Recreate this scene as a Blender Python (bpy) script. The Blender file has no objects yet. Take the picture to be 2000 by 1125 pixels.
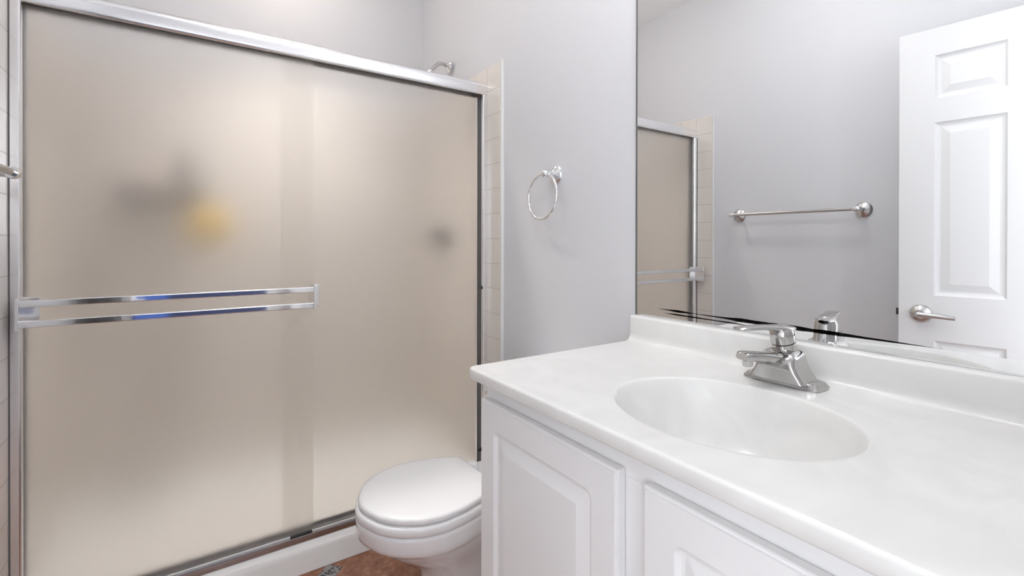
import bpy, bmesh, math, random
from mathutils import Vector, Matrix
random.seed(4)
PI = math.pi
SC = bpy.context.scene
COL = SC.collection

# ------------------------------------------------------------------ camera
TH, PT, RL = 0.594740, -0.003073, 0.001576
F = Vector((math.sin(TH), math.cos(TH), 0)); R = Vector((math.cos(TH), -math.sin(TH), 0)); U = Vector((0, 0, 1))
F2 = F * math.cos(PT) + U * math.sin(PT); U2 = U * math.cos(PT) - F * math.sin(PT)
R3 = R * math.cos(RL) + U2 * math.sin(RL); U3 = U2 * math.cos(RL) - R * math.sin(RL)
cd = bpy.data.cameras.new('camera'); cam = bpy.data.objects.new('camera', cd); COL.objects.link(cam)
M4 = Matrix.Identity(4)
for i in range(3):
    M4[i][0], M4[i][1], M4[i][2] = R3[i], U3[i], -F2[i]
M4.translation = Vector((-1.11085, -1.83771, 1.16483))
cam.matrix_world = M4
cd.sensor_width = 36; cd.lens = 929.771 / 2000 * 36
cd.shift_x = 0.0; cd.shift_y = -(562.5 - 476.44) / 2000
cd.clip_start = 0.01
SC.camera = cam

# ------------------------------------------------------------------ world, exposure
w = bpy.data.worlds.new('world'); SC.world = w; w.use_nodes = True
w.node_tree.nodes['Background'].inputs[0].default_value = (0.6, 0.7, 1.0, 1)
w.node_tree.nodes['Background'].inputs[1].default_value = 0.05
SC.view_settings.view_transform = 'Standard'; SC.view_settings.look = 'None'
SC.view_settings.gamma = 1; SC.view_settings.use_curve_mapping = False
SC.view_settings.exposure = 0.16
SC.cycles.max_bounces = 24; SC.cycles.diffuse_bounces = 8; SC.cycles.glossy_bounces = 10
SC.cycles.transmission_bounces = 16; SC.cycles.transparent_max_bounces = 12
SC.cycles.sample_clamp_indirect = 6.0
LIGHT_VANITY = 19.0      # emission strength of the globes
LIGHT_CEIL = 15.5
LIGHT_SHOWER = 32.0
LIGHT_FILL = 12.0
SHOWER_SPOT = 115.0
sl = bpy.data.lights.new('shower_downlight', 'SPOT'); sl.energy = SHOWER_SPOT; sl.color = (1.0, 0.95, 0.90); sl.spot_size = math.radians(84); sl.spot_blend = 1.0; sl.shadow_soft_size = 0.07
so_ = bpy.data.objects.new('shower_downlight', sl); COL.objects.link(so_); so_.location = (-0.72, 0.30, 2.66)

# ------------------------------------------------------------------ materials
def mat(name, col, rough=0.5, metal=0.0, **kw):
    m = bpy.data.materials.new(name); m.use_nodes = True
    b = m.node_tree.nodes['Principled BSDF']
    b.inputs['Base Color'].default_value = (*col, 1); b.inputs['Roughness'].default_value = rough
    b.inputs['Metallic'].default_value = metal
    for k, v in kw.items():
        b.inputs[k.replace('_', ' ')].default_value = v
    return m
def nd(m, t, **kw):
    n = m.node_tree.nodes.new(t)
    for k, v in kw.items(): setattr(n, k, v)
    return n
def lk(m, a, b): m.node_tree.links.new(a, b)
def bsdf(m): return m.node_tree.nodes['Principled BSDF']
def noise_bump(m, scale, strength, dist=0.001, detail=3):
    tc = nd(m, 'ShaderNodeTexCoord'); n = nd(m, 'ShaderNodeTexNoise')
    n.inputs['Scale'].default_value = scale; n.inputs['Detail'].default_value = detail
    b = nd(m, 'ShaderNodeBump'); b.inputs['Strength'].default_value = strength; b.inputs['Distance'].default_value = dist
    lk(m, tc.outputs['Object'], n.inputs['Vector']); lk(m, n.outputs['Fac'], b.inputs['Height']); lk(m, b.outputs['Normal'], bsdf(m).inputs['Normal'])
    return m
def noise_col(m, scale, c1, c2, lo=.4, hi=.6, detail=4, distort=0.0):
    tc = nd(m, 'ShaderNodeTexCoord'); n = nd(m, 'ShaderNodeTexNoise')
    n.inputs['Scale'].default_value = scale; n.inputs['Detail'].default_value = detail; n.inputs['Distortion'].default_value = distort
    r = nd(m, 'ShaderNodeValToRGB'); r.color_ramp.elements[0].position = lo; r.color_ramp.elements[1].position = hi
    r.color_ramp.elements[0].color = (*c1, 1); r.color_ramp.elements[1].color = (*c2, 1)
    lk(m, tc.outputs['Object'], n.inputs['Vector']); lk(m, n.outputs['Fac'], r.inputs[0]); lk(m, r.outputs[0], bsdf(m).inputs['Base Color'])
    return m
def emit(name, col, s):
    m = bpy.data.materials.new(name); m.use_nodes = True; nt = m.node_tree; nt.nodes.clear()
    e = nt.nodes.new('ShaderNodeEmission'); o = nt.nodes.new('ShaderNodeOutputMaterial')
    e.inputs[0].default_value = (*col, 1); e.inputs[1].default_value = s; nt.links.new(e.outputs[0], o.inputs[0]); return m

M_WALL = noise_bump(mat('grey wall paint', (0.665, 0.67, 0.69), 0.55), 350, 0.08)
M_CEIL = noise_bump(mat('white ceiling paint', (0.92, 0.92, 0.92), 0.8), 200, 0.1)
M_TRIM = mat('white trim paint', (0.82, 0.82, 0.82), 0.35)
M_DOOR = mat('white door paint', (0.77, 0.77, 0.77), 0.38)
M_CAB = noise_bump(mat('white cabinet thermofoil', (0.80, 0.80, 0.805), 0.38), 90, 0.03)
M_PORC = mat('white porcelain', (0.83, 0.83, 0.84), 0.12, Coat_Weight=0.4, Coat_Roughness=0.05)
M_SEAT = mat('white seat plastic', (0.84, 0.84, 0.845), 0.22)
M_PAN = mat('white acrylic', (0.84, 0.83, 0.81), 0.25)
M_CHROME = mat('chrome', (0.86, 0.87, 0.88), 0.06, 1.0)
M_FAUC = mat('darkened chrome', (0.52, 0.51, 0.50), 0.06, 1.0)  # base darkened so that dark reflections sit in the colour
M_TRACK = mat('dull track metal', (0.50, 0.49, 0.50), 0.1, 1.0)
M_NICKEL = mat('satin nickel', (0.62, 0.61, 0.60), 0.24, 1.0)
M_ALU = mat('bright aluminium', (0.90, 0.90, 0.915), 0.2, 1.0)
M_SEAL_SHADE = mat('grey seal and shade strip', (0.11, 0.11, 0.115), 0.5)
M_RUB_SHADE = mat('black rubber and shade', (0.035, 0.035, 0.037), 0.5)
M_VALVE = mat('dull valve metal', (0.30, 0.31, 0.34), 0.35, 1.0)
M_CAULK = mat('white caulk', (0.80, 0.80, 0.79), 0.5)
M_DARK = mat('dark bottle plastic', (0.035, 0.03, 0.03), 0.35)
M_PALE = mat('pale bottle plastic', (0.78, 0.66, 0.60), 0.35)
M_WIRE = mat('dark coated wire', (0.05, 0.045, 0.04), 0.45)
M_YEL = noise_bump(mat('yellow mesh', (0.95, 0.72, 0.20), 0.8), 120, 0.9, 0.006)
M_HALLW = mat('white bedroom paint', (0.78, 0.78, 0.78), 0.7)
M_HALL = mat('added navy dado paint', (0.012, 0.016, 0.05), 0.7)
M_CARPET = mat('dark carpet', (0.08, 0.08, 0.10), 0.95)
M_BULB = emit('globe bulb glow', (0.99, 0.99, 1.0), LIGHT_VANITY)
M_CEILGLOW = emit('ceiling lamp glow', (0.99, 0.99, 1.0), LIGHT_CEIL)
M_SHGLOW = emit('shower lamp glow', (1.0, 0.88, 0.79), LIGHT_SHOWER)
M_STREAK = emit('blue streak pane glow', (0.16, 0.27, 0.80), 0.55)
M_FILL = emit('fill pane glow', (0.93, 0.96, 1.0), LIGHT_FILL)  # glow of the added fill panes beyond the doorway
M_FILL2 = emit('softer fill pane glow', (0.93, 0.96, 1.0), LIGHT_FILL * .42)

M_TOP = mat('cultured marble', (0.80, 0.80, 0.79), 0.22, Coat_Weight=0.1, Coat_Roughness=0.1)
noise_col(M_TOP, 5.0, (0.735, 0.735, 0.72), (0.775, 0.775, 0.76), .36, .6, 6, 2.2)
M_GLASS = mat('obscure glass', (0.985, 0.975, 0.96), 0.40, 0.0, Transmission_Weight=1.0, IOR=1.45)
noise_bump(M_GLASS, 900, 0.12, 0.0004, 2)

def tile_mat(name, axis_u, u0, z0):
    m = mat(name, (0.73, 0.685, 0.638), 0.18)
    tc = nd(m, 'ShaderNodeTexCoord'); s = nd(m, 'ShaderNodeSeparateXYZ'); lk(m, tc.outputs['Object'], s.inputs[0])
    a = nd(m, 'ShaderNodeMath', operation='SUBTRACT'); a.inputs[1].default_value = u0 - 11; lk(m, s.outputs[axis_u], a.inputs[0])
    z = nd(m, 'ShaderNodeMath', operation='SUBTRACT'); z.inputs[1].default_value = z0 - 11; lk(m, s.outputs[2], z.inputs[0])
    c = nd(m, 'ShaderNodeCombineXYZ'); lk(m, a.outputs[0], c.inputs[0]); lk(m, z.outputs[0], c.inputs[1])
    b = nd(m, 'ShaderNodeTexBrick', offset=0.0, squash=1.0)
    b.inputs['Scale'].default_value = 1; b.inputs['Brick Width'].default_value = 0.11; b.inputs['Row Height'].default_value = 0.11
    b.inputs['Mortar Size'].default_value = 0.0016; b.inputs['Mortar Smooth'].default_value = 0.3
    b.inputs['Color1'].default_value = (0.73, 0.685, 0.638, 1); b.inputs['Color2'].default_value = (0.718, 0.673, 0.625, 1)
    b.inputs['Mortar'].default_value = (0.54, 0.48, 0.43, 1)
    lk(m, c.outputs[0], b.inputs['Vector']); lk(m, b.outputs['Color'], bsdf(m).inputs['Base Color'])
    inv = nd(m, 'ShaderNodeMath', operation='SUBTRACT'); inv.inputs[0].default_value = 1; lk(m, b.outputs['Fac'], inv.inputs[1])
    bp_ = nd(m, 'ShaderNodeBump'); bp_.inputs['Strength'].default_value = 0.6; bp_.inputs['Distance'].default_value = 0.0015
    lk(m, inv.outputs[0], bp_.inputs['Height']); lk(m, bp_.outputs['Normal'], bsdf(m).inputs['Normal'])
    return m
ZT = 1.952            # top of the tiles
M_TILE_X = tile_mat('beige wall tile side', 1, -0.1035, ZT)
M_TILE_Y = tile_mat('beige wall tile back', 0, 0.0, ZT)

def floor_mat():
    m = mat('rust stone floor', (0.3, 0.14, 0.08), 0.4)
    tc = nd(m, 'ShaderNodeTexCoord')
    n = nd(m, 'ShaderNodeTexNoise'); n.inputs['Scale'].default_value = 26; n.inputs['Detail'].default_value = 8; n.inputs['Roughness'].default_value = .7
    lk(m, tc.outputs['Object'], n.inputs['Vector'])
    r = nd(m, 'ShaderNodeValToRGB'); e = r.color_ramp.elements
    e[0].position = .3; e[0].color = (0.16, 0.065, 0.035, 1); e[1].position = .72; e[1].color = (0.46, 0.27, 0.19, 1)
    x = e.new(.5); x.color = (0.30, 0.125, 0.068, 1); lk(m, n.outputs['Fac'], r.inputs[0])
    v = nd(m, 'ShaderNodeTexVoronoi'); v.inputs['Scale'].default_value = 75; lk(m, tc.outputs['Object'], v.inputs['Vector'])
    rv = nd(m, 'ShaderNodeValToRGB'); ev = rv.color_ramp.elements
    ev[0].position = 0.25; ev[0].color = (0.035, 0.035, 0.04, 1); ev[1].position = .62; ev[1].color = (0.32, 0.31, 0.31, 1); lk(m, v.outputs['Distance'], rv.inputs[0])
    # diamond inserts of dark pebbles on a 0.305 grid
    mp = nd(m, 'ShaderNodeMapping'); mp.inputs['Location'].default_value = (0.70 + 0.1525 + 3.05, 0.086 + 0.1525 + 3.05, 0); lk(m, tc.outputs['Object'], mp.inputs[0])
    s = nd(m, 'ShaderNodeSeparateXYZ'); lk(m, mp.outputs[0], s.inputs[0])
    parts = []
    for k in (0, 1):
        a = nd(m, 'ShaderNodeMath', operation='MODULO'); a.inputs[1].default_value = 0.305; lk(m, s.outputs[k], a.inputs[0])
        b = nd(m, 'ShaderNodeMath', operation='SUBTRACT'); b.inputs[1].default_value = 0.1525; lk(m, a.outputs[0], b.inputs[0])
        c = nd(m, 'ShaderNodeMath', operation='ABSOLUTE'); lk(m, b.outputs[0], c.inputs[0]); parts.append(c)
    ad = nd(m, 'ShaderNodeMath', operation='ADD'); lk(m, parts[0].outputs[0], ad.inputs[0]); lk(m, parts[1].outputs[0], ad.inputs[1])
    lt = nd(m, 'ShaderNodeMath', operation='LESS_THAN'); lt.inputs[1].default_value = 0.043; lk(m, ad.outputs[0], lt.inputs[0])
    mx = nd(m, 'ShaderNodeMix', data_type='RGBA'); lk(m, lt.outputs[0], mx.inputs[0]); lk(m, r.outputs[0], mx.inputs[6]); lk(m, rv.outputs[0], mx.inputs[7])
    lk(m, mx.outputs[2], bsdf(m).inputs['Base Color'])
    return m
M_FLOOR = floor_mat()

def mirror_mat():
    m = mat('silvered mirror', (0.90, 0.91, 0.915), 0.0, 1.0)
    tc = nd(m, 'ShaderNodeTexCoord'); s = nd(m, 'ShaderNodeSeparateXYZ'); lk(m, tc.outputs['Object'], s.inputs[0])
    n = nd(m, 'ShaderNodeTexNoise'); n.inputs['Scale'].default_value = 24; n.inputs['Detail'].default_value = 5
    lk(m, tc.outputs['Object'], n.inputs['Vector'])
    def streak(zc, stops):        # black spots where the silver has perished, along y
        mr = nd(m, 'ShaderNodeMapRange'); mr.inputs['From Min'].default_value = -1.70; mr.inputs['From Max'].default_value = -0.85; lk(m, s.outputs[1], mr.inputs['Value'])
        r = nd(m, 'ShaderNodeValToRGB'); e = r.color_ramp.elements
        e[0].position, h = (stops[0][0] + 1.70) / .85, stops[0][1]; e[0].color = (h, h, h, 1)
        e[1].position, h = (stops[-1][0] + 1.70) / .85, stops[-1][1]; e[1].color = (h, h, h, 1)
        for y, h in stops[1:-1]:
            q = e.new((y + 1.70) / .85); q.color = (h, h, h, 1)
        lk(m, mr.outputs[0], r.inputs[0])
        k = nd(m, 'ShaderNodeMath', operation='MULTIPLY'); k.inputs[1].default_value = 0.008; lk(m, r.outputs[0], k.inputs[0])
        nn = nd(m, 'ShaderNodeMapRange'); nn.inputs['From Min'].default_value = .3; nn.inputs['From Max'].default_value = .7; nn.inputs['To Min'].default_value = .6; nn.inputs['To Max'].default_value = 1.0; lk(m, n.outputs['Fac'], nn.inputs['Value'])
        k2 = nd(m, 'ShaderNodeMath', operation='MULTIPLY'); lk(m, k.outputs[0], k2.inputs[0]); lk(m, nn.outputs[0], k2.inputs[1])
        d = nd(m, 'ShaderNodeMath', operation='SUBTRACT'); d.inputs[1].default_value = zc; lk(m, s.outputs[2], d.inputs[0])
        ab = nd(m, 'ShaderNodeMath', operation='ABSOLUTE'); lk(m, d.outputs[0], ab.inputs[0])
        lt = nd(m, 'ShaderNodeMath', operation='LESS_THAN'); lk(m, ab.outputs[0], lt.inputs[0]); lk(m, k2.outputs[0], lt.inputs[1])
        return lt
    a = streak(0.9740, [(-1.56, 0), (-1.50, .22), (-1.42, .45), (-1.30, .8), (-1.20, .75), (-1.13, .3), (-1.05, .12), (-1.03, .4), (-1.0, .55), (-0.97, .25), (-0.93, .0)])
    b = streak(0.9640, [(-1.22, 0), (-1.15, .28), (-1.10, .2), (-1.06, .33), (-0.99, .3), (-0.95, .0)])
    ad = nd(m, 'ShaderNodeMath', operation='MAXIMUM'); lk(m, a.outputs[0], ad.inputs[0]); lk(m, b.outputs[0], ad.inputs[1])
    mx = nd(m, 'ShaderNodeMix', data_type='RGBA'); lk(m, ad.outputs[0], mx.inputs[0])
    mx.inputs[6].default_value = (0.90, 0.91, 0.915, 1); mx.inputs[7].default_value = (0.015, 0.015, 0.015, 1)
    lk(m, mx.outputs[2], bsdf(m).inputs['Base Color'])
    return m
M_MIRROR = mirror_mat()

# ------------------------------------------------------------------ mesh helpers
def box(bm, x0, x1, y0, y1, z0, z1):
    v = [bm.verts.new((x, y, z)) for x in (x0, x1) for y in (y0, y1) for z in (z0, z1)]
    for f in ((0, 1, 3, 2), (4, 6, 7, 5), (0, 4, 5, 1), (2, 3, 7, 6), (0, 2, 6, 4), (1, 5, 7, 3)):
        bm.faces.new([v[i] for i in f])
def loft(bm, rings, cap0=True, cap1=True):
    vs = [[bm.verts.new(p) for p in r] for r in rings]
    n = len(vs[0])
    for a, b in zip(vs, vs[1:]):
        for i in range(n):
            bm.faces.new((a[i], a[(i + 1) % n], b[(i + 1) % n], b[i]))
    if cap0: bm.faces.new(vs[0][::-1])
    if cap1: bm.faces.new(vs[-1])
    return vs
def frame_of(d):
    d = Vector(d).normalized(); a = Vector((0, 0, 1)) if abs(d.z) < .9 else Vector((1, 0, 0))
    u = d.cross(a).normalized(); return d, u, d.cross(u).normalized()
def lathe(bm, base, axis, prof, n=32):
    """prof: list of (distance along axis, radius)"""
    d, u, v = frame_of(axis); b = Vector(base)
    loft(bm, [[b + d * t + (u * math.cos(2 * PI * i / n) + v * math.sin(2 * PI * i / n)) * max(r, 1e-4) for i in range(n)] for t, r in prof])
def tube(bm, pts, rad, n=12, closed=False):
    pts = [Vector(p) for p in pts]; rings = []; N = len(pts); prev = None
    for i, p in enumerate(pts):
        if closed: t = pts[(i + 1) % N] - pts[i - 1]
        else: t = pts[min(i + 1, N - 1)] - pts[max(i - 1, 0)]
        t.normalize()
        if prev is None: _, u, _ = frame_of(t)
        else: u = (prev - t * prev.dot(t)).normalized()
        prev = u; v = t.cross(u); r = rad[i] if isinstance(rad, (list, tuple)) else rad
        rings.append([p + (u * math.cos(2 * PI * k / n) + v * math.sin(2 * PI * k / n)) * r for k in range(n)])
    if closed: rings.append(rings[0]); loft(bm, rings, False, False); bmesh.ops.remove_doubles(bm, verts=bm.verts, dist=1e-6)
    else: loft(bm, rings)
def NB(): return bmesh.new()
def obj(name, bm, m, parent=None, bevel=0.0, seg=3, angle=35, smooth=True, local=False, sub=0):
    bmesh.ops.recalc_face_normals(bm, faces=bm.faces)
    me = bpy.data.meshes.new(name)
    if parent is not None and not local:
        off = Vector((0, 0, 0)); q = parent
        while q is not None: off += q.location; q = q.parent
        bmesh.ops.translate(bm, verts=bm.verts, vec=-off)
    bm.to_mesh(me); bm.free()
    if smooth:
        me.shade_smooth()
        me.set_sharp_from_angle(angle=math.radians(angle))
    o = bpy.data.objects.new(name, me); COL.objects.link(o); me.materials.append(m)
    if parent is not None: o.parent = parent
    if bevel:
        b = o.modifiers.new('edge', 'BEVEL'); b.width = bevel; b.segments = seg; b.limit_method = 'ANGLE'; b.angle_limit = math.radians(40); b.harden_normals = True
    if sub:
        s = o.modifiers.new('sub', 'SUBSURF'); s.levels = sub; s.render_levels = sub
    return o
def thing(name, label, cat, loc=(0, 0, 0), rotz=0, group=None):
    o = bpy.data.objects.new(name, None); COL.objects.link(o); o.location = loc; o.rotation_euler = (0, 0, rotz); o.empty_display_size = .1
    tag(o, label, cat, group); return o
def tag(o, label, cat, group=None):
    o['label'] = label; o['category'] = cat
    if group: o['group'] = group
    return o
def struct(name, bm, m, label=None, cat=None, **kw):
    o = obj(name, bm, m, **kw); o['kind'] = 'structure'
    if not label and 'bedroom' in name or name in ('glow_pane_2', 'glow_pane_3') or name == 'glow_pane_1' and not label:
        k = name.replace('_', ' ').split(); label, cat = {'glow_pane_1': 'added glowing fill pane left of the bathroom doorway', 'glow_pane_2': 'added glowing fill pane right of the bathroom doorway', 'glow_pane_3': 'added blue glowing pane low in the bedroom back wall'}.get(name, 'bedroom %s beyond the bathroom doorway' % ' '.join([x for x in k[::-1] if x != 'bedroom'])), k[0]
    if label: tag(o, label, cat)
    return o

# ------------------------------------------------------------------ room dimensions
XT, XW, XM = 0.0, 0.017, 0.0125          # right side: tile face, painted wall face, mirror face
XL, XLW = -1.52, -1.537                  # left side: tile face, painted wall face
YB, YBW = 0.753, 0.770                   # back: tile face, wall face
YN = -1.872                              # near wall (with the doorway the camera stands in)
ZC = 2.723
b = NB(); box(b, XLW - .1, XW + .1, YN - .12, YBW + .1, -.05, 0); struct('floor', b, M_FLOOR, 'rust brown stone floor with dark pebble inserts', 'floor')
b = NB(); box(b, XLW - .1, XW + .1, YN - .12, YBW + .1, ZC, ZC + .05); struct('ceiling', b, M_CEIL, 'white ceiling seen at the top of the mirror', 'ceiling')
b = NB(); box(b, XW, XW + .1, YN - .12, YBW + .1, 0, ZC); struct('wall_right', b, M_WALL, 'grey painted wall behind the towel ring and mirror', 'wall')
b = NB(); box(b, XLW - .1, XLW, YN - .12, YBW + .1, 0, ZC); struct('wall_left', b, M_WALL, 'grey painted wall with towel bar seen in the mirror', 'wall')
b = NB(); box(b, XLW, XW, YBW, YBW + .1, 0, ZC); struct('wall_back', b, M_WALL, 'painted wall above the shower door at the back', 'wall')
DX0, DX1, DZ = -1.432, -0.655, 2.05
b = NB()
box(b, XLW, DX0, YN - .12, YN, 0, ZC); box(b, DX1, XW, YN - .12, YN, 0, ZC); box(b, DX0, DX1, YN - .12, YN, DZ, ZC)
struct('wall_front', b, M_WALL, 'grey wall around the doorway opening', 'wall')
# doorway lining and casing
b = NB()
box(b, DX0, DX0 + .012, YN - .12, YN, 0, DZ); box(b, DX1 - .012, DX1, YN - .12, YN, 0, DZ); box(b, DX0 + .012, DX1 - .012, YN - .12, YN, DZ - .012, DZ)
box(b, DX0 - .055, DX0 + .004, YN, YN + .014, 0, DZ + .055); box(b, DX1 - .004, DX1 + .055, YN, YN + .014, 0, DZ + .055); box(b, DX0 + .004, DX1 - .004, YN, YN + .014, DZ - .004, DZ + .055)
struct('trim_1', b, M_TRIM, 'white casing around the doorway', 'trim', bevel=.002)
# bedroom beyond the doorway (seen only as dark blue streaks in the chrome)
b = NB(); box(b, -3.0, 1.0, -5.0, YN - .12, -.05, 0); struct('floor_bedroom', b, M_CARPET)
b = NB(); box(b, -3.0, 1.0, -5.0, YN - .12, ZC, ZC + .05); struct('ceiling_bedroom', b, M_HALLW)
def pierced(name, xa, xb, o=(-4.8, -2.9, .15, 2.3)):
    b = NB(); y0, y1, z0, z1 = o
    box(b, xa, xb, -5.0, y0, 0, ZC); box(b, xa, xb, y1, YN - .12, 0, ZC); box(b, xa, xb, y0, y1, 0, z0); box(b, xa, xb, y0, y1, z1, ZC)
    struct(name, b, M_HALLW)
pierced('wall_bedroom_left', -3.1, -3.0); pierced('wall_bedroom_right', 1.0, 1.1)
b = NB(); box(b, -3.08, -3.07, -4.8, -2.9, .15, 2.3); struct('glow_pane_1', b, M_FILL2)  # unseen glowing pane, added to light the low areas through the doorway
b = NB(); box(b, 1.07, 1.08, -4.8, -2.9, .15, 2.3); struct('glow_pane_2', b, M_FILL)  # second added pane, brighter fill towards the left wall and open door
b = NB(); box(b, -3.1, 1.1, -5.1, -5.0, 1.25, ZC); struct('wall_bedroom_back', b, M_HALLW)
b = NB(); box(b, -3.1, -1.62, -5.1, -5.0, 0, 1.25); box(b, -1.32, 1.1, -5.1, -5.0, 0, 1.25); box(b, -1.62, -1.32, -5.1, -5.0, .9, 1.25); struct('wall_bedroom_dado_added', b, M_HALL)  # navy dado made up to darken the reflection in the towel rails
b = NB(); box(b, -1.62, -1.32, -5.07, -5.06, 0, .9); struct('glow_pane_3', b, M_STREAK)  # added glowing pane that puts the blue streak into the chrome
b = NB(); box(b, -3.0, XLW - .1, YN - .13, YN - .12, 0, ZC); box(b, XW + .1, 1.0, YN - .13, YN - .12, 0, ZC)
struct('wall_bedroom_front', b, M_HALLW)
# skirting
b = NB(); box(b, XLW, XLW + .012, YN, -.1035, 0, .09); struct('baseboard_left', b, M_TRIM, 'white baseboard along the left wall', 'baseboard', bevel=.003)
b = NB(); box(b, XW - .012, XW, -.86, -.1035, 0, .09); struct('baseboard_right', b, M_TRIM, 'white baseboard behind the toilet', 'baseboard', bevel=.003)
# tiled surround of the shower
b = NB(); box(b, XT, XW, -.1035, YBW, 0, ZT); struct('wall_right_tile', b, M_TILE_X, 'beige square tiles around the shower, towel ring side', 'tiled wall', bevel=.004)
b = NB(); box(b, XLW, XL, -.1035, YBW, 0, ZT); struct('wall_left_tile', b, M_TILE_X, 'beige square tiles beside the left end of the shower door', 'tiled wall', bevel=.004)
b = NB(); box(b, XL, XT, YB, YBW, .1, ZT); struct('wall_back_tile', b, M_TILE_Y, 'beige tiles on the back of the shower behind frosted glass', 'tiled wall')
b = NB(); box(b, .002, XW, -.109, -.1035, 0, ZT + .004); struct('trim_2', b, M_CAULK, 'white edge strip where tile meets grey wall by the towel ring', 'trim', bevel=.002)
b = NB(); box(b, XLW, XL - .002, -.109, -.1035, 0, ZT + .004); struct('trim_3', b, M_CAULK, 'white edge strip where left tile meets grey wall', 'trim', bevel=.002)

# ------------------------------------------------------------------ lamps
def globe_bar():
    yc = -1.36
    t = thing('vanity_light', 'chrome bar light with four globe bulbs above the mirror', 'light', (XW, yc, 2.14))
    b = NB(); box(b, XW - .03, XW, yc - .32, yc + .32, 2.09, 2.19); obj('backplate', b, M_CHROME, t, bevel=.006)
    for k in range(4):
        y = yc - .24 + .16 * k
        b = NB(); lathe(b, (XW - .03, y, 2.14), (-1, 0, 0), [(0, .03), (.018, .03), (.022, .024)], 24); obj('socket', b, M_CHROME, t)
        b = NB(); bmesh.ops.create_uvsphere(b, u_segments=24, v_segments=14, radius=.052, matrix=Matrix.Translation((XW - .103, y, 2.14))); obj('bulb', b, M_BULB, t)
globe_bar()
def dome(name, label, x, y, r, m, trim):
    t = thing(name, label, 'light', (x, y, ZC))
    b = NB(); lathe(b, (x, y, ZC), (0, 0, -1), [(0, r + .03), (.012, r + .03), (.02, r + .005)], 40); obj('rim', b, trim, t)
    b = NB(); lathe(b, (x, y, ZC - .02), (0, 0, -1), [(0, r), (.02, r * .93), (.04, r * .7), (.05, r * .35), (.053, .001)], 40); obj('diffuser', b, m, t)
    return t
def schoolhouse():
    x, y = -.80, -.80
    t = thing('ceiling_light', 'round white glass ceiling light in the middle of the bathroom', 'light', (x, y, ZC))
    b = NB(); lathe(b, (x, y, ZC), (0, 0, -1), [(0, .07), (.015, .07), (.03, .055), (.05, .045), (.13, .04)], 40); obj('rim', b, M_TRIM, t)
    b = NB(); lathe(b, (x, y, ZC - .125), (0, 0, -1), [(0, .05), (.02, .09), (.05, .135), (.09, .15), (.13, .138), (.16, .10), (.178, .05), (.182, .001)], 40); obj('diffuser', b, M_CEILGLOW, t)
schoolhouse()
so_.parent = dome('shower_light', 'small warm ceiling light above the shower', -.72, .36, .085, M_SHGLOW, M_TRIM); so_.location = (0, -.06, -.063)

# ------------------------------------------------------------------ shower base
def shower_pan():
    b = NB(); e = .002
    prof = [(-.05, 0), (-.032, .058), (-.028, .067), (-.021, .0755), (-.012, .081), (-.004, .084), (.075, .084), (.085, .080), (.10, .05), (.13, .042),
            (.40, .036), (.66, .044), (.70, .055), (.725, .09), (.735, .15), (.745, .152), (YB - .001, .15), (YB - .001, 0)]
    loft(b, [[Vector((x, y, z)) for y, z in prof] for x in (XL + e, XT - e)])
    for s, x0 in ((1, XL + e), (-1, XT - e)):
        pr = [(0, .02), (0, .15), (.012, .152), (.03, .13), (.045, .08), (.08, .045), (.09, .02)]
        loft(b, [[Vector((x0 + s * d, y, z)) for d, z in pr] for y in (.08, YB - .01)])
    o = obj('shower_pan', b, M_PAN, bevel=.003); tag(o, 'white shower base with low curb under the sliding glass', 'shower base')
shower_pan()

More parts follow.
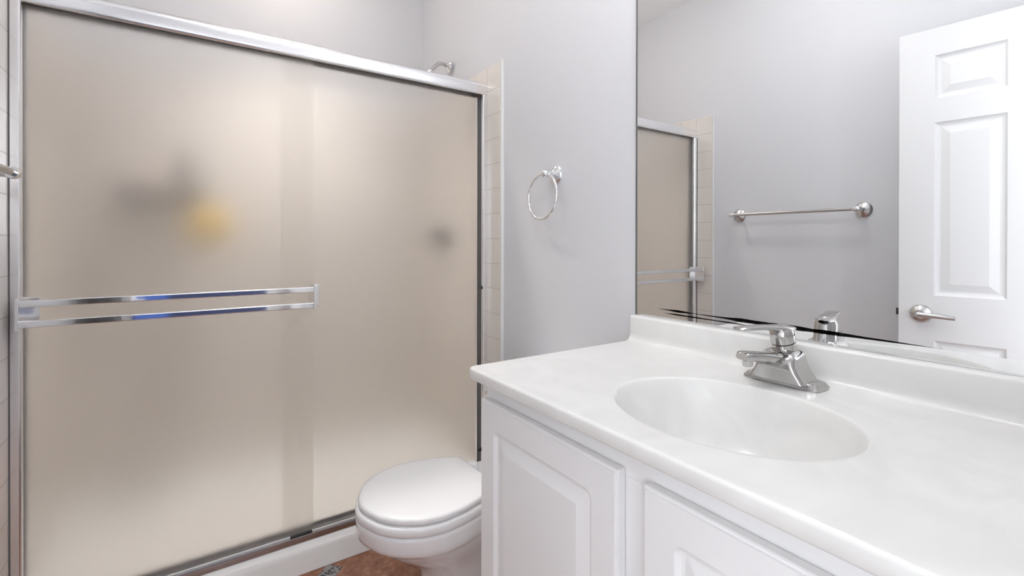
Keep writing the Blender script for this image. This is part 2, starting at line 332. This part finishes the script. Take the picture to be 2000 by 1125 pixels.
# ------------------------------------------------------------------ shower enclosure
def enclosure():
    t = thing('shower_enclosure', 'aluminium framed sliding shower door with frosted glass panels', 'shower door', (-.76, .03, .087))
    z0, z1 = 1.826, 1.880
    x0, x1 = XL, XT
    # header rail: hollow channel, rounded face
    pr = [(.004, z0), (.0, z0 + .003), (-.0012, z0 + .008), (-.0012, z0 + .033), (.0012, z0 + .0345), (.0012, z0 + .036), (-.001, z0 + .0375), (-.0005, z1 - .011), (.0015, z1 - .005), (.005, z1 - .001), (.010, z1),
          (.060, z1), (.066, z1 - .004), (.067, z0), (.063, z0), (.062, z1 - .012), (.008, z1 - .012), (.007, z0)]
    b = NB(); loft(b, [[Vector((x, y, z)) for y, z in pr] for x in (x0, x1)]); obj('header_rail', b, M_ALU, t, angle=50)
    b = NB(); box(b, x0 + .02, x1 - .02, .009, .061, z0 + .018, z0 + .024); obj('header_shade_strip', b, M_RUB_SHADE, t)  # dark strip standing in for the shade inside the hollow channel
    for s, xa in ((1, x0), (-1, x1)):
        b = NB()
        X = lambda d: xa + s * d
        loft(b, [[Vector((X(d), y, z)) for d, y in ((0, .0), (.020, .0), (.024, .003), (.026, .008), (.026, .012), (.010, .013), (.010, .050), (.026, .051), (.026, .064), (.022, .067), (0, .067))] for z in (.108, z0)])
        obj('side_jamb', b, M_ALU, t, bevel=.0008, seg=2)
        b = NB(); box(b, min(X(.011), X(.0225)), max(X(.011), X(.0225)), .016, .047, .112, z0 - .004); obj('jamb_seal', b, M_SEAL_SHADE, t)
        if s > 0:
            b = NB(); box(b, X(0), X(.003), -.002, .0005, .112, z0 - .002); obj('jamb_shade_strip', b, M_SEAL_SHADE, t)  # thin dark strip painting the shadow gap along the jamb's outer edge
    b = NB()
    pr = [(-.002, .0845), (-.002, .1055), (-.001, .108), (.0115, .1085), (.012, .094), (.028, .094), (.029, .106), (.033, .106), (.034, .094), (.058, .094), (.060, .112), (.066, .112), (.067, .0845)]
    loft(b, [[Vector((x, y, z)) for y, z in pr] for x in (x0, x1)]); obj('bottom_track', b, M_TRACK, t, angle=50)
    b = NB(); box(b, x0 + .027, x1 - .027, .0085, .0135, .1080, .1125); obj('track_lip', b, M_CAULK, t)
    b = NB(); box(b, -.815, -.742, .002, .0115, .108, .116); obj('track_guide', b, M_RUB_SHADE, t, bevel=.002)
    for z in (.962, .235):
        b = NB(); lathe(b, (-.024, .010, z), (-1, 0, 0), [(0, .008), (.014, .008), (.018, .005)], 16); obj('bumper', b, M_RUB_SHADE, t)
    # glass panels: the one with the towel bars slides in front
    fx0, fx1, fy = -1.497, -.737, .015
    b = NB(); box(b, fx0, fx1, fy, fy + .005, .096, z0 + .016); front = obj('front_glass_panel', b, M_GLASS, t, smooth=False)
    bx0, bx1, by = -.834, -.030, .042
    b = NB(); box(b, bx0, bx1, by, by + .005, .096, z0 + .016); obj('rear_glass_panel', b, M_GLASS, t, smooth=False)
    # pair of flat bars on the front panel
    for z in (.9985, .9435):
        b = NB(); box(b, fx0 + .006, fx1 - .012, -.066, -.054, z - .0095, z + .0095); obj('towel_rail', b, M_CHROME, front, bevel=.0035, seg=4)
    for xa in (fx0 + .003, fx1 - .014):
        b = NB(); box(b, xa, xa + .007, -.068, fy - .001, .928, 1.014); box(b, xa, xa + .034, fy - .006, fy - .001, .932, 1.010); obj('rail_bracket', b, M_ALU, front, bevel=.0015)
enclosure()

# ------------------------------------------------------------------ things in the shower
def shower_head():
    y, z = .389, 2.072
    t = thing('showerhead', 'chrome shower head on a bent arm above the shower door', 'shower head', (0, y, z))
    b = NB(); lathe(b, (0, y, z), (-1, 0, 0), [(0, .031), (.003, .031), (.008, .026), (.012, .014), (.014, .011)], 32); obj('flange', b, M_CHROME, t)
    pts = [(-.005 - .0115 * i, y, z + .010 * math.sin(PI * min(i, 4) / 5.5) - .0) for i in range(5)] + [(-.064, y, z + .002), (-.078, y, z - .012), (-.092, y, z - .028), (-.104, y, z - .042)]
    b = NB(); tube(b, pts, .0095, 14); obj('arm', b, M_NICKEL, t)
    d = Vector((-.65, 0, -.76)); b = NB(); lathe(b, (-.100, y, z - .038), d, [(0, .012), (.012, .015), (.02, .012), (.03, .016), (.055, .030), (.062, .031), (.064, .026)], 28); obj('head', b, M_CHROME, t)
shower_head()
def valve():
    y, z = .43, 1.188
    t = thing('shower_valve', 'dark round shower valve blurred behind the right glass panel', 'valve', (0, y, z))
    b = NB(); lathe(b, (0, y, z), (-1, 0, 0), [(0, .070), (.004, .070), (.010, .062), (.014, .03)], 40); obj('escutcheon', b, M_VALVE, t)
    b = NB(); lathe(b, (-.014, y, z), (-1, 0, 0), [(0, .030), (.03, .034), (.05, .036), (.056, .03)], 28); obj('handle', b, M_DARK, t)
    b = NB(); tube(b, [(-.045, y, z), (-.05, y + .005, z + .05), (-.052, y + .01, z + .085)], [.010, .009, .007], 12); obj('lever', b, M_NICKEL, t)
valve()
def caddy():
    t = thing('shower_caddy', 'dark wire shelf blurred behind the left glass panel', 'shower caddy', (-1.2, .753, 1.33))
    b = NB(); z = 1.335
    for dz in (0, .05):
        tube(b, [(-1.36, .748, z + dz), (-1.36, .60, z + dz), (-1.04, .60, z + dz), (-1.04, .748, z + dz)], .005, 8)
    for i in range(14):
        x = -1.35 + .30 * i / 13; tube(b, [(x, .748, z), (x, .60, z), (x, .60, z + .05)], .0035, 6)
    tube(b, [(-1.37, .747, z), (-1.03, .747, z)], .006, 8); tube(b, [(-1.37, .747, z + .05), (-1.03, .747, z + .05)], .006, 8)
    obj('basket', b, M_WIRE, t)
    b = NB(); tube(b, [(-1.04, .60, z), (-1.04, .58, z - .01), (-1.04, .575, z + .012)], .004, 8); obj('hook', b, M_WIRE, t)
caddy()
def bottle(name, label, x, y, z, r, h, m):
    b = NB(); lathe(b, (x, y, z), (0, 0, 1), [(0, r * .92), (.006, r), (h * .62, r), (h * .72, r * .75), (h * .76, r * .4)], 28)
    t = thing(name, label, 'bottle', (x, y, z)); obj('body', b, m, t)
    b = NB(); lathe(b, (x, y, z + h * .76), (0, 0, 1), [(0, r * .5), (h * .22, r * .48), (h * .24, r * .3)], 24); obj('cap', b, m, t)
bottle('shampoo_bottle', 'dark bottle on the shower shelf, blurred behind glass', -1.125, .67, 1.3385, .036, .235, M_DARK)
bottle('shampoo_bottle', 'pale pink bottle on the shower shelf left of the dark bottle', -1.235, .67, 1.3385, .036, .22, M_PALE)
b = NB(); box(b, -1.345, -1.285, .625, .715, 1.3385, 1.375)
o = obj('soap_bar', b, M_DARK, bevel=.012); tag(o, 'dark soap bar on the left end of the shower shelf', 'soap')
def pouf():
    t = thing('bath_pouf', 'round yellow bath pouf hanging from the shower shelf behind glass', 'bath pouf', (-1.04, .575, 1.25))
    b = NB(); bmesh.ops.create_icosphere(b, subdivisions=5, radius=.076, matrix=Matrix.Translation((-1.04, .575, 1.235)))
    for v in b.verts:
        d = (v.co - Vector((-1.04, .575, 1.235))).normalized()
        v.co += d * (.010 * math.sin(17 * d.x + 5 * d.z) * math.sin(15 * d.y + 2) + .006 * math.sin(29 * d.z + 11 * d.y))
    obj('puff', b, M_YEL, t)
    b = NB(); tube(b, [(-1.04 + .008 * math.cos(a), .575, 1.324 + .022 * math.sin(a)) for a in [2 * PI * i / 16 for i in range(16)]], .002, 6, True); obj('cord', b, M_YEL, t)
pouf()

# ------------------------------------------------------------------ toilet
YT = -.498
HW = [(-.722, 0), (-.720, .022), (-.713, .048), (-.697, .088), (-.676, .118), (-.648, .144), (-.60, .172), (-.545, .184), (-.48, .178), (-.425, .163), (-.38, .144), (-.335, .117)]
def outline(s=1.0, dx=0.0, back=None, n=40, xs=-.52, table=HW):
    """half table -> closed loop, scaled about (xs, YT)"""
    xs0 = [p[0] for p in table]
    pts = []
    for i in range(n + 1):
        a = i / n
        q = a * a * (3 - 2 * a) * .35 + a * .65
        L = xs0[0] + (xs0[-1] - xs0[0]) * (q ** 1.6)
        for (xa, ha), (xb, hb) in zip(table, table[1:]):
            if xa <= L <= xb + 1e-9:
                h = ha + (hb - ha) * (L - xa) / (xb - xa); break
        pts.append((L, h))
    loop = [(x, -h) for x, h in pts] + [(x, h) for x, h in pts[::-1]][:-1]
    return [((x - xs) * s + xs + dx, YT + h * s) for x, h in loop]
def toilet():
    t = thing('toilet', 'white toilet with closed lid between shower and vanity', 'toilet', (-.42, YT, 0))
    # bowl and foot as one casting
    secs = [(0, .60, .10), (.012, .605, .10), (.05, .585, .10), (.12, .55, .105), (.18, .56, .10), (.23, .66, .08), (.262, .78, .05), (.292, .88, .03), (.312, .935, .018), (.322, .955, .012), (.328, .985, .006), (.333, 1.0, .002), (.345, 1.008, 0),
            (.372, 1.012, 0), (.381, 1.006, 0), (.384, .985, 0)]
    b = NB(); loft(b, [[Vector((x, y, z)) for x, y in outline(s, dx)] for z, s, dx in secs]); obj('bowl', b, M_PORC, t, angle=70)
    b = NB(); box(b, -.36, -.02, YT - .105, YT + .105, .02, .36); box(b, -.40, -.03, YT - .15, YT + .15, .32, .386); obj('bowl_shelf', b, M_PORC, t, bevel=.03, seg=5)
    # seat ring
    inner = [(x * 1.0, y) for x, y in outline(.62, -.01)]
    b = NB()
    so = [(.386, 1.005), (.388, 1.014), (.393, 1.019), (.401, 1.018), (.407, 1.011), (.410, .995)]
    rings = [[Vector((x, y, z)) for x, y in outline(s)] for z, s in so] + [[Vector((x, y, .410)) for x, y in inner], [Vector((x, y, .386)) for x, y in inner]]
    rings.append(rings[0]); loft(b, rings, False, False); bmesh.ops.remove_doubles(b, verts=b.verts, dist=1e-6); obj('seat', b, M_SEAT, t, angle=60)
    # lid, slightly domed
    so = [(.4145, .950), (.4155, .968), (.419, .975), (.425, .973), (.4290, .962), (.4315, .935), (.434, .85), (.4355, .6), (.436, .25)]
    b = NB(); loft(b, [[Vector((x, y, z)) for x, y in outline(s)] for z, s in so]); obj('lid', b, M_SEAT, t, angle=60)
    for s in (-1, 1):
        b = NB(); lathe(b, (-.315, YT + s * .075, .386), (0, 0, 1), [(0, .019), (.02, .019), (.029, .016), (.031, .008)], 24); obj('hinge_cap', b, M_SEAT, t)
        b = NB(); lathe(b, (-.42, YT + s * .118, .0), (0, 0, 1), [(0, .016), (.012, .016), (.022, .008)], 20); obj('bolt_cap', b, M_SEAT, t)
    b = NB(); box(b, -.205, .004, YT - .21, YT + .21, .38, .655); obj('tank', b, M_PORC, t, bevel=.025, seg=5)
    b = NB(); box(b, -.215, .006, YT - .22, YT + .22, .655, .69); obj('tank_lid', b, M_PORC, t, bevel=.010, seg=4)
    b = NB(); lathe(b, (-.205, YT + .15, .61), (-1, 0, 0), [(0, .014), (.012, .014), (.016, .008)], 20); tube(b, [(-.215, YT + .15, .61), (-.225, YT + .10, .605), (-.225, YT + .07, .60)], .006, 10); obj('flush_lever', b, M_CHROME, t)
toilet()

# ------------------------------------------------------------------ panelled boards
def ring_rect(x0, x1, z0, z1, ins, r=0.0, n=6):
    """rectangle loop inset by ins, corners rounded by r (counter-clockwise in x,z)"""
    x0 += ins; x1 -= ins; z0 += ins; z1 -= ins; r = max(min(r, (x1 - x0) / 2 - 1e-4, (z1 - z0) / 2 - 1e-4), 1e-5); out = []
    for cx, cz, a0 in ((x1 - r, z0 + r, -PI / 2), (x1 - r, z1 - r, 0), (x0 + r, z1 - r, PI / 2), (x0 + r, z0 + r, PI)):
        for i in range(n + 1):
            a = a0 + PI / 2 * i / n; out.append((cx + r * math.cos(a), cz + r * math.sin(a)))
    return out
def cut_board(b, W, H, panels, prof, P, thick):
    """face with moulded panels; P(u, z, depth) -> Vector, depth positive into the room"""
    us = sorted({0, W, *[p[0] for p in panels], *[p[1] for p in panels]}); zs = sorted({0, H, *[p[2] for p in panels], *[p[3] for p in panels]})
    V = {(u, z): b.verts.new(P(u, z, 0)) for u in us for z in zs}
    for u0, u1 in zip(us, us[1:]):
        for z0, z1 in zip(zs, zs[1:]):
            if not any(abs(p[0] - u0) < 1e-6 and abs(p[2] - z0) < 1e-6 or (p[0] <= u0 + 1e-6 and u1 <= p[1] + 1e-6 and p[2] <= z0 + 1e-6 and z1 <= p[3] + 1e-6) for p in panels):
                b.faces.new([V[(u0, z0)], V[(u1, z0)], V[(u1, z1)], V[(u0, z1)]])
    for (a, c, d, e) in panels:
        n = 6; prev = None
        corner = [V[(c, d)], V[(c, e)], V[(a, e)], V[(a, d)]]
        for ins, dep, r in prof:
            lp = [b.verts.new(P(u, z, dep)) for u, z in ring_rect(a, c, d, e, ins, r, n)]
            N = len(lp)
            if prev is None:
                m_ = n + 1
                for k in range(4):
                    for i in range(n): b.faces.new([corner[k], lp[k * m_ + i + 1], lp[k * m_ + i]])
                    nx = ((k + 1) % 4) * m_
                    b.faces.new([corner[k], corner[(k + 1) % 4], lp[nx], lp[k * m_ + n]])
                    zz = [z for z in zs if d < z < e]; 
            else:
                for i in range(N): b.faces.new([prev[i], prev[(i + 1) % N], lp[(i + 1) % N], lp[i]])
            prev = lp
        b.faces.new(prev)
    # back and sides
    q = [b.verts.new(P(u, z, -thick)) for u, z in ((0, 0), (W, 0), (W, H), (0, H))]
    b.faces.new(q[::-1])
    def side(keys, v0, v1): b.faces.new([V[k] for k in keys] + [v1, v0])
    side([(u, 0) for u in us], q[0], q[1]); side([(W, z) for z in zs], q[1], q[2]); side([(u, H) for u in us[::-1]], q[2], q[3]); side([(0, z) for z in zs[::-1]], q[3], q[0])

# ------------------------------------------------------------------ room door, swung open against the left wall
def room_door():
    W, H = .762, 2.022
    t = bpy.data.objects.new('door_1', None); COL.objects.link(t); t['kind'] = 'structure'
    tag(t, 'white six-panel door standing open, seen in the mirror', 'door')
    t.location = (-1.4165, -1.848, .008); t.rotation_euler = (0, 0, math.atan2(.758, .0815))
    prof = [(.0, 0, 0), (.007, -.007, 0), (.014, -.0095, 0), (.020, -.0095, 0), (.047, -.0015, 0)]
    cols = [(.112, .317), (.445, .650)]; rows = [(.245, .764), (.946, 1.642), (1.738, 1.912)]
    b = NB(); cut_board(b, W, H, [(a, c, d, e) for a, c in cols for d, e in rows], prof, lambda u, z, dep: Vector((u, -dep, z)), .035)
    slab = obj('door_leaf', b, M_DOOR, t, angle=9, local=True)
    uh, zh = W - .073, .869
    h = NB(); lathe(h, (uh, 0, zh), (0, -1, 0), [(0, .037), (.004, .037), (.009, .034), (.016, .026), (.021, .016), (.03, .013), (.046, .013), (.05, .011)], 36)
    hd = obj('door_handle', h, M_NICKEL, t, local=True, angle=50)
    h = NB(); tube(h, [(uh + .004, -.047, zh), (uh - .02, -.049, zh), (uh - .06, -.05, zh - .001), (uh - .095, -.049, zh - .003), (uh - .108, -.046, zh - .004)], [.0105, .0105, .0095, .009, .008], 16)
    lv = obj('lever', h, M_NICKEL, hd, local=True); 
    h = NB(); box(h, W, W + .011, .010, .024, zh - .014, zh + .014); obj('latch_bolt', h, M_WIRE, t, local=True, bevel=.002)
    for z in (.25, 1.05, 1.78):
        h = NB(); lathe(h, (-.004, .004, z - .045), (0, 0, 1), [(0, .006), (.09, .006)], 14); obj('hinge', h, M_NICKEL, t, local=True)
room_door()

# ------------------------------------------------------------------ towel bar (left wall) and towel ring (right wall)
def rosette(b, base, axis, r=.037):
    lathe(b, base, axis, [(0, r), (.005, r), (.008, r * .93), (.013, r * .74), (.017, r * .50), (.022, r * .30), (.036, r * .27), (.044, r * .34)], 36)
def towel_bar():
    z = 1.325; x = -1.452
    t = thing('towel_bar', 'satin nickel towel bar on the left wall, seen in the mirror', 'towel bar', (XLW, -.58, z))
    for y in (-.272, -.893):
        b = NB(); rosette(b, (XLW, y, z), (1, 0, 0)); lathe(b, (XLW + .04, y, z), (1, 0, 0), [(0, .011), (.035, .011), (.04, .012)], 20); obj('rosette', b, M_NICKEL, t)
    for s, y in ((1, -.272), (-1, -.893)):
        b = NB(); lathe(b, (x, y - s * .013, z), (0, s, 0), [(0, .0125), (.004, .014), (.022, .014), (.028, .012), (.033, .006), (.034, .001)], 24); obj('end_cap', b, M_CHROME, t)
    b = NB(); lathe(b, (x, -.893, z), (0, 1, 0), [(0, .0085), (.621, .0085)], 20); obj('bar', b, M_NICKEL, t)
towel_bar()
def towel_ring():
    y, z = -.462, 1.417
    t = thing('towel_ring', 'chrome towel ring on the grey wall', 'towel ring', (XW, y, z))
    b = NB(); rosette(b, (XW, y, z), (-1, 0, 0), .038); obj('rosette', b, M_CHROME, t)
    b = NB(); bmesh.ops.create_uvsphere(b, u_segments=24, v_segments=14, radius=.0165, matrix=Matrix.Translation((-.032, y, z))); obj('post', b, M_CHROME, t)
    c = Vector((-.034, y + .018, z - .082)); r = .084
    b = NB(); tube(b, [c + Vector((.004 * math.cos(a), r * math.sin(a), r * math.cos(a))) for a in [2 * PI * i / 64 for i in range(64)]], .0054, 12, True); obj('ring', b, M_CHROME, t)
towel_ring()

# ------------------------------------------------------------------ vanity
YV0, YV1 = YN + .002, -.876
XF = -.530                         # face frame
def vanity():
    t = thing('vanity_cabinet', 'white bathroom vanity cabinet with raised panel doors', 'cabinet', (XF, (YV0 + YV1) / 2, 0))
    b = NB()
    box(b, XF + .02, XW - .001, YV1 - .016, YV1, 0, .843); box(b, XF + .02, XW - .001, YV0, YV0 + .016, 0, .843)
    box(b, XF + .02, XW - .001, YV0 + .016, YV1 - .016, .10, .115); box(b, XF + .07, XF + .085, YV0 + .016, YV1 - .016, 0, .10)
    obj('carcass', b, M_CAB, t)
    b = NB()
    box(b, XF, XF + .02, YV0, YV1, .790, .843); box(b, XF, XF + .02, YV0, YV1, .10, .14)
    for a, c in ((-.905, YV1), (-1.365, -1.300), (YV0, -1.79)): box(b, XF, XF + .02, a, c, .14, .790)
    obj('face_frame', b, M_CAB, t, bevel=.001)
    for y0, y1 in ((-1.307, -.8785), (-1.786, -1.357)):
        W, H = y1 - y0, .803 - .115
        prof = [(0, 0, .016), (.003, -.004, .015), (.007, -.0078, .013), (.012, -.0085, .009), (.038, -.001, .0006), (.039, -.0006, .0006)]
        b = NB()
        # eased outer step, then the board
        cut_board(b, W - .012, H - .012, [(.052, W - .064, .052, H - .064)], prof, lambda u, z, d: Vector((XF - .0205 - d, y0 + .006 + u, .115 + .006 + z)), .010)
        loft(b, [[Vector((x, y0 + a, .115 + z)) for a, z in ring_rect(0, W, 0, H, i, .002, 2)] for x, i in ((XF - .0015, 0), (XF - .0150, 0), (XF - .0172, .0015), (XF - .0180, .0045), (XF - .0205, .0060))], True, False)
        obj('cabinet_door', b, M_CAB, t, angle=12)
vanity()

def countertop():
    y0, y1, x0, x1 = YN + .001, -.853, -.573, XW - .0015
    ZT0, ZB = .874, .846
    t = thing('countertop', 'white cultured marble vanity top with built-in oval sink', 'countertop', (-.28, -1.36, ZB))
    cx, cy, ax, ay = -.335, -1.357, .172, .208
    r = .006; rc = .014
    base = []
    def edge(p, q, n, nrm):
        for i in range(n): base.append((p[0] + (q[0] - p[0]) * i / n, p[1] + (q[1] - p[1]) * i / n, nrm))
    X0, X1, Y0, Y1 = x0 + r + rc, x1 - .001, y0 + .001, y1 - r - rc
    edge((X1, Y0), (X1, Y1), 40, (1, 0))
    for i in range(8): a = PI / 2 * i / 8; base.append((X1, Y1, (math.cos(a) * 0 + 1 * (i == 0), 1.0)))
    base = base[:40]
    # right side (wall), far end, front, near end
    edge((X1, Y1), (X0, Y1), 28, (0, 1))
    for i in range(8): a = PI / 2 + PI / 2 * i / 8; base.append((X0, Y1, (math.cos(a), math.sin(a))))
    edge((X0, Y1), (X0, Y0), 48, (-1, 0)); edge((X0, Y0), (X1, Y0), 28, (0, -1))
    def ring(off, z):
        out = []
        for x, y, nv in base:
            ox = nv[0] * off if nv[0] < 0 else 0; oy = nv[1] * off if nv[1] > 0 else 0
            out.append(Vector((x + ox, y + oy, z)))
        return out
    ang = [math.atan2((y - cy) / ay, (x - cx) / ax) for x, y, _ in base]
    el = lambda s, z, dx=0: [Vector((cx + dx * (1 - s) + ax * s * math.cos(a), cy + ay * s * math.sin(a), z)) for a in ang]
    D = .135
    rings = []
    for i in range(0, 19):
        s = max(i / 18, .05)
        rings.append(el(s * .972, ZT0 - .006 - D * (1 - s ** 2.8) ** .72, .03))
    rings += [el(.985, ZT0 - .0022), el(.995, ZT0 - .0004), el(1.004, ZT0), el(1.05, ZT0)]
    rings += [ring(off, ZT0) for off in (0, rc - .002)]
    for k in range(1, 7):
        a = PI / 2 * k / 6; rings.append(ring(rc + r * math.sin(a), ZT0 - r * (1 - math.cos(a))))
    rings += [ring(rc + r, ZB + .006), ring(rc + r - .002, ZB + .002), ring(rc + r - .006, ZB)]
    # under side: back in under the slab and down round the bowl
    rings += [el(1.05, ZB), el(1.04, ZB - .03), el(.9, ZB - .09), el(.5, ZT0 - D - .02), el(.1, ZT0 - D - .022)]
    b = NB(); loft(b, rings); obj('sink_top', b, M_TOP, t, angle=50)
    b = NB()
    xb = -.0165; zs = .947
    pr = [(XW - .001, ZT0 - .001), (xb - .020, ZT0 - .001), (xb - .012, ZT0 + .0015), (xb - .005, ZT0 + .006), (xb - .001, ZT0 + .014), (xb, ZT0 + .022), (xb, zs - .006), (xb + .0015, zs - .002), (xb + .005, zs), (XW - .001, zs)]
    loft(b, [[Vector((x, y, z)) for x, z in pr] for y in (y0, y1 - .001)]); obj('backsplash', b, M_TOP, t, angle=50, bevel=.0)
    b = NB(); lathe(b, (cx + .029, cy, ZT0 - D - .0065), (0, 0, 1), [(0, .024), (.003, .024), (.005, .018), (.004, .010), (.009, .009), (.010, .001)], 28); obj('drain', b, M_CHROME, t)
countertop()

b = NB(); box(b, XM, XW - .0005, YN + .004, -.8545, .9475, 2.0)
o = obj('wall_mirror', b, M_MIRROR, bevel=0, smooth=False)
b = NB(); box(b, XM - .0006, XW - .0005, -.8545, -.8485, .9475, 2.0); obj('edge_strip', b, mat('dark mirror edge', (.12, .12, .12), .4), o, smooth=False); tag(o, 'large frameless mirror above the vanity, silver worn along its bottom', 'mirror')

# ------------------------------------------------------------------ faucet
def faucet():
    yc, xc, z0 = -1.333, -.080, .8745
    t = thing('faucet', 'chrome single-lever faucet behind the oval sink', 'faucet', (xc, yc, z0))
    P = lambda x, y, z: Vector((xc + x, yc + y, z0 + z))
    def rrect(hx, hy, r, z, dx=0, n=5):
        out = []
        for sx, sy, a0 in ((1, -1, -PI / 2), (1, 1, 0), (-1, 1, PI / 2), (-1, -1, PI)):
            for i in range(n + 1):
                a = a0 + PI / 2 * i / n; out.append(P(dx + sx * (hx - r) + r * math.cos(a), sy * (hy - r) + r * math.sin(a), z))
        return out
    b = NB(); loft(b, [rrect(.030, .076, .010, 0), rrect(.030, .076, .010, .004), rrect(.026, .070, .010, .012), rrect(.022, .060, .010, .014)]); obj('base_plate', b, M_FAUC, t, angle=30)
    # body: broad foot narrowing with concave flanks
    sec = [(.010, .036, .056, -.008), (.018, .036, .051, -.008), (.030, .0355, .043, -.009), (.042, .035, .038, -.010), (.053, .033, .035, -.009), (.061, .030, .033, -.006), (.066, .025, .028, -.003), (.069, .02, .023, -.002)]
    b = NB(); loft(b, [rrect(hx, hy, .009, z, dx) for z, hx, hy, dx in sec]); obj('body', b, M_FAUC, t, angle=32)
    # spout
    def sec_at(d, z, hw, hh):
        dirv = Vector((-.985, .17, 0)); side = Vector((-.17, -.985, 0))
        o = P(0, 0, 0) + dirv * d; c = []
        for k in range(20):
            a = 2 * PI * k / 20; ca, sa = math.cos(a), math.sin(a)
            c.append(Vector((o.x, o.y, z0 + z)) + side * hw * math.copysign(abs(ca) ** .6, ca) + Vector((0, 0, hh * math.copysign(abs(sa) ** .6, sa))))
        return c
    b = NB(); loft(b, [sec_at(d, z, hw, hh) for d, z, hw, hh in ((.005, .046, .025, .017), (.04, .051, .023, .0145), (.075, .059, .019, .011), (.105, .064, .017, .0095), (.122, .065, .016, .009), (.127, .0645, .013, .006))]); sp = obj('spout', b, M_FAUC, t, angle=45)
    o = P(0, 0, 0) + Vector((-.985, .17, 0)) * .110
    b = NB(); lathe(b, (o.x, o.y, z0 + .060), (0, 0, -1), [(0, .010), (.012, .010), (.016, .009), (.017, .004)], 20); obj('aerator', b, M_NICKEL, sp)
    # neck with black ring, dome and lever
    b = NB(); lathe(b, P(.004, 0, .058), (-.28, .05, 1), [(0, .025), (.008, .0235), (.026, .0225)], 32); obj('neck', b, M_FAUC, t)
    b = NB(); lathe(b, P(-.003, .001, .0825), (-.28, .05, 1), [(0, .0226), (.003, .0226)], 32); obj('seal_ring', b, M_RUB_SHADE, t)
    b = NB(); lathe(b, P(-.004, .001, .0853), (-.28, .05, 1), [(0, .0232), (.012, .0235), (.022, .0225), (.029, .019), (.034, .012), (.036, .001)], 32); hd = obj('handle', b, M_FAUC, t, angle=50)
    ld = Vector((-.97, .24, .06)).normalized(); sd = Vector((-.24, -.97, 0)).normalized()
    rg = []
    for d, hw, hh, dz in ((-.020, .010, .004, .112), (.0, .020, .007, .112), (.03, .0185, .006, .113), (.07, .0155, .005, .1135), (.105, .0165, .0045, .1125), (.125, .015, .004, .1105), (.131, .010, .0025, .1095)):
        c0 = P(.002, 0, dz) + ld * d
        rg.append([c0 + sd * hw * math.copysign(abs(math.cos(2 * PI * k / 20)) ** .7, math.cos(2 * PI * k / 20)) + Vector((0, 0, 1)) * hh * math.sin(2 * PI * k / 20) for k in range(20)])
    b = NB(); loft(b, rg); obj('lever', b, M_FAUC, hd, angle=55)
faucet()
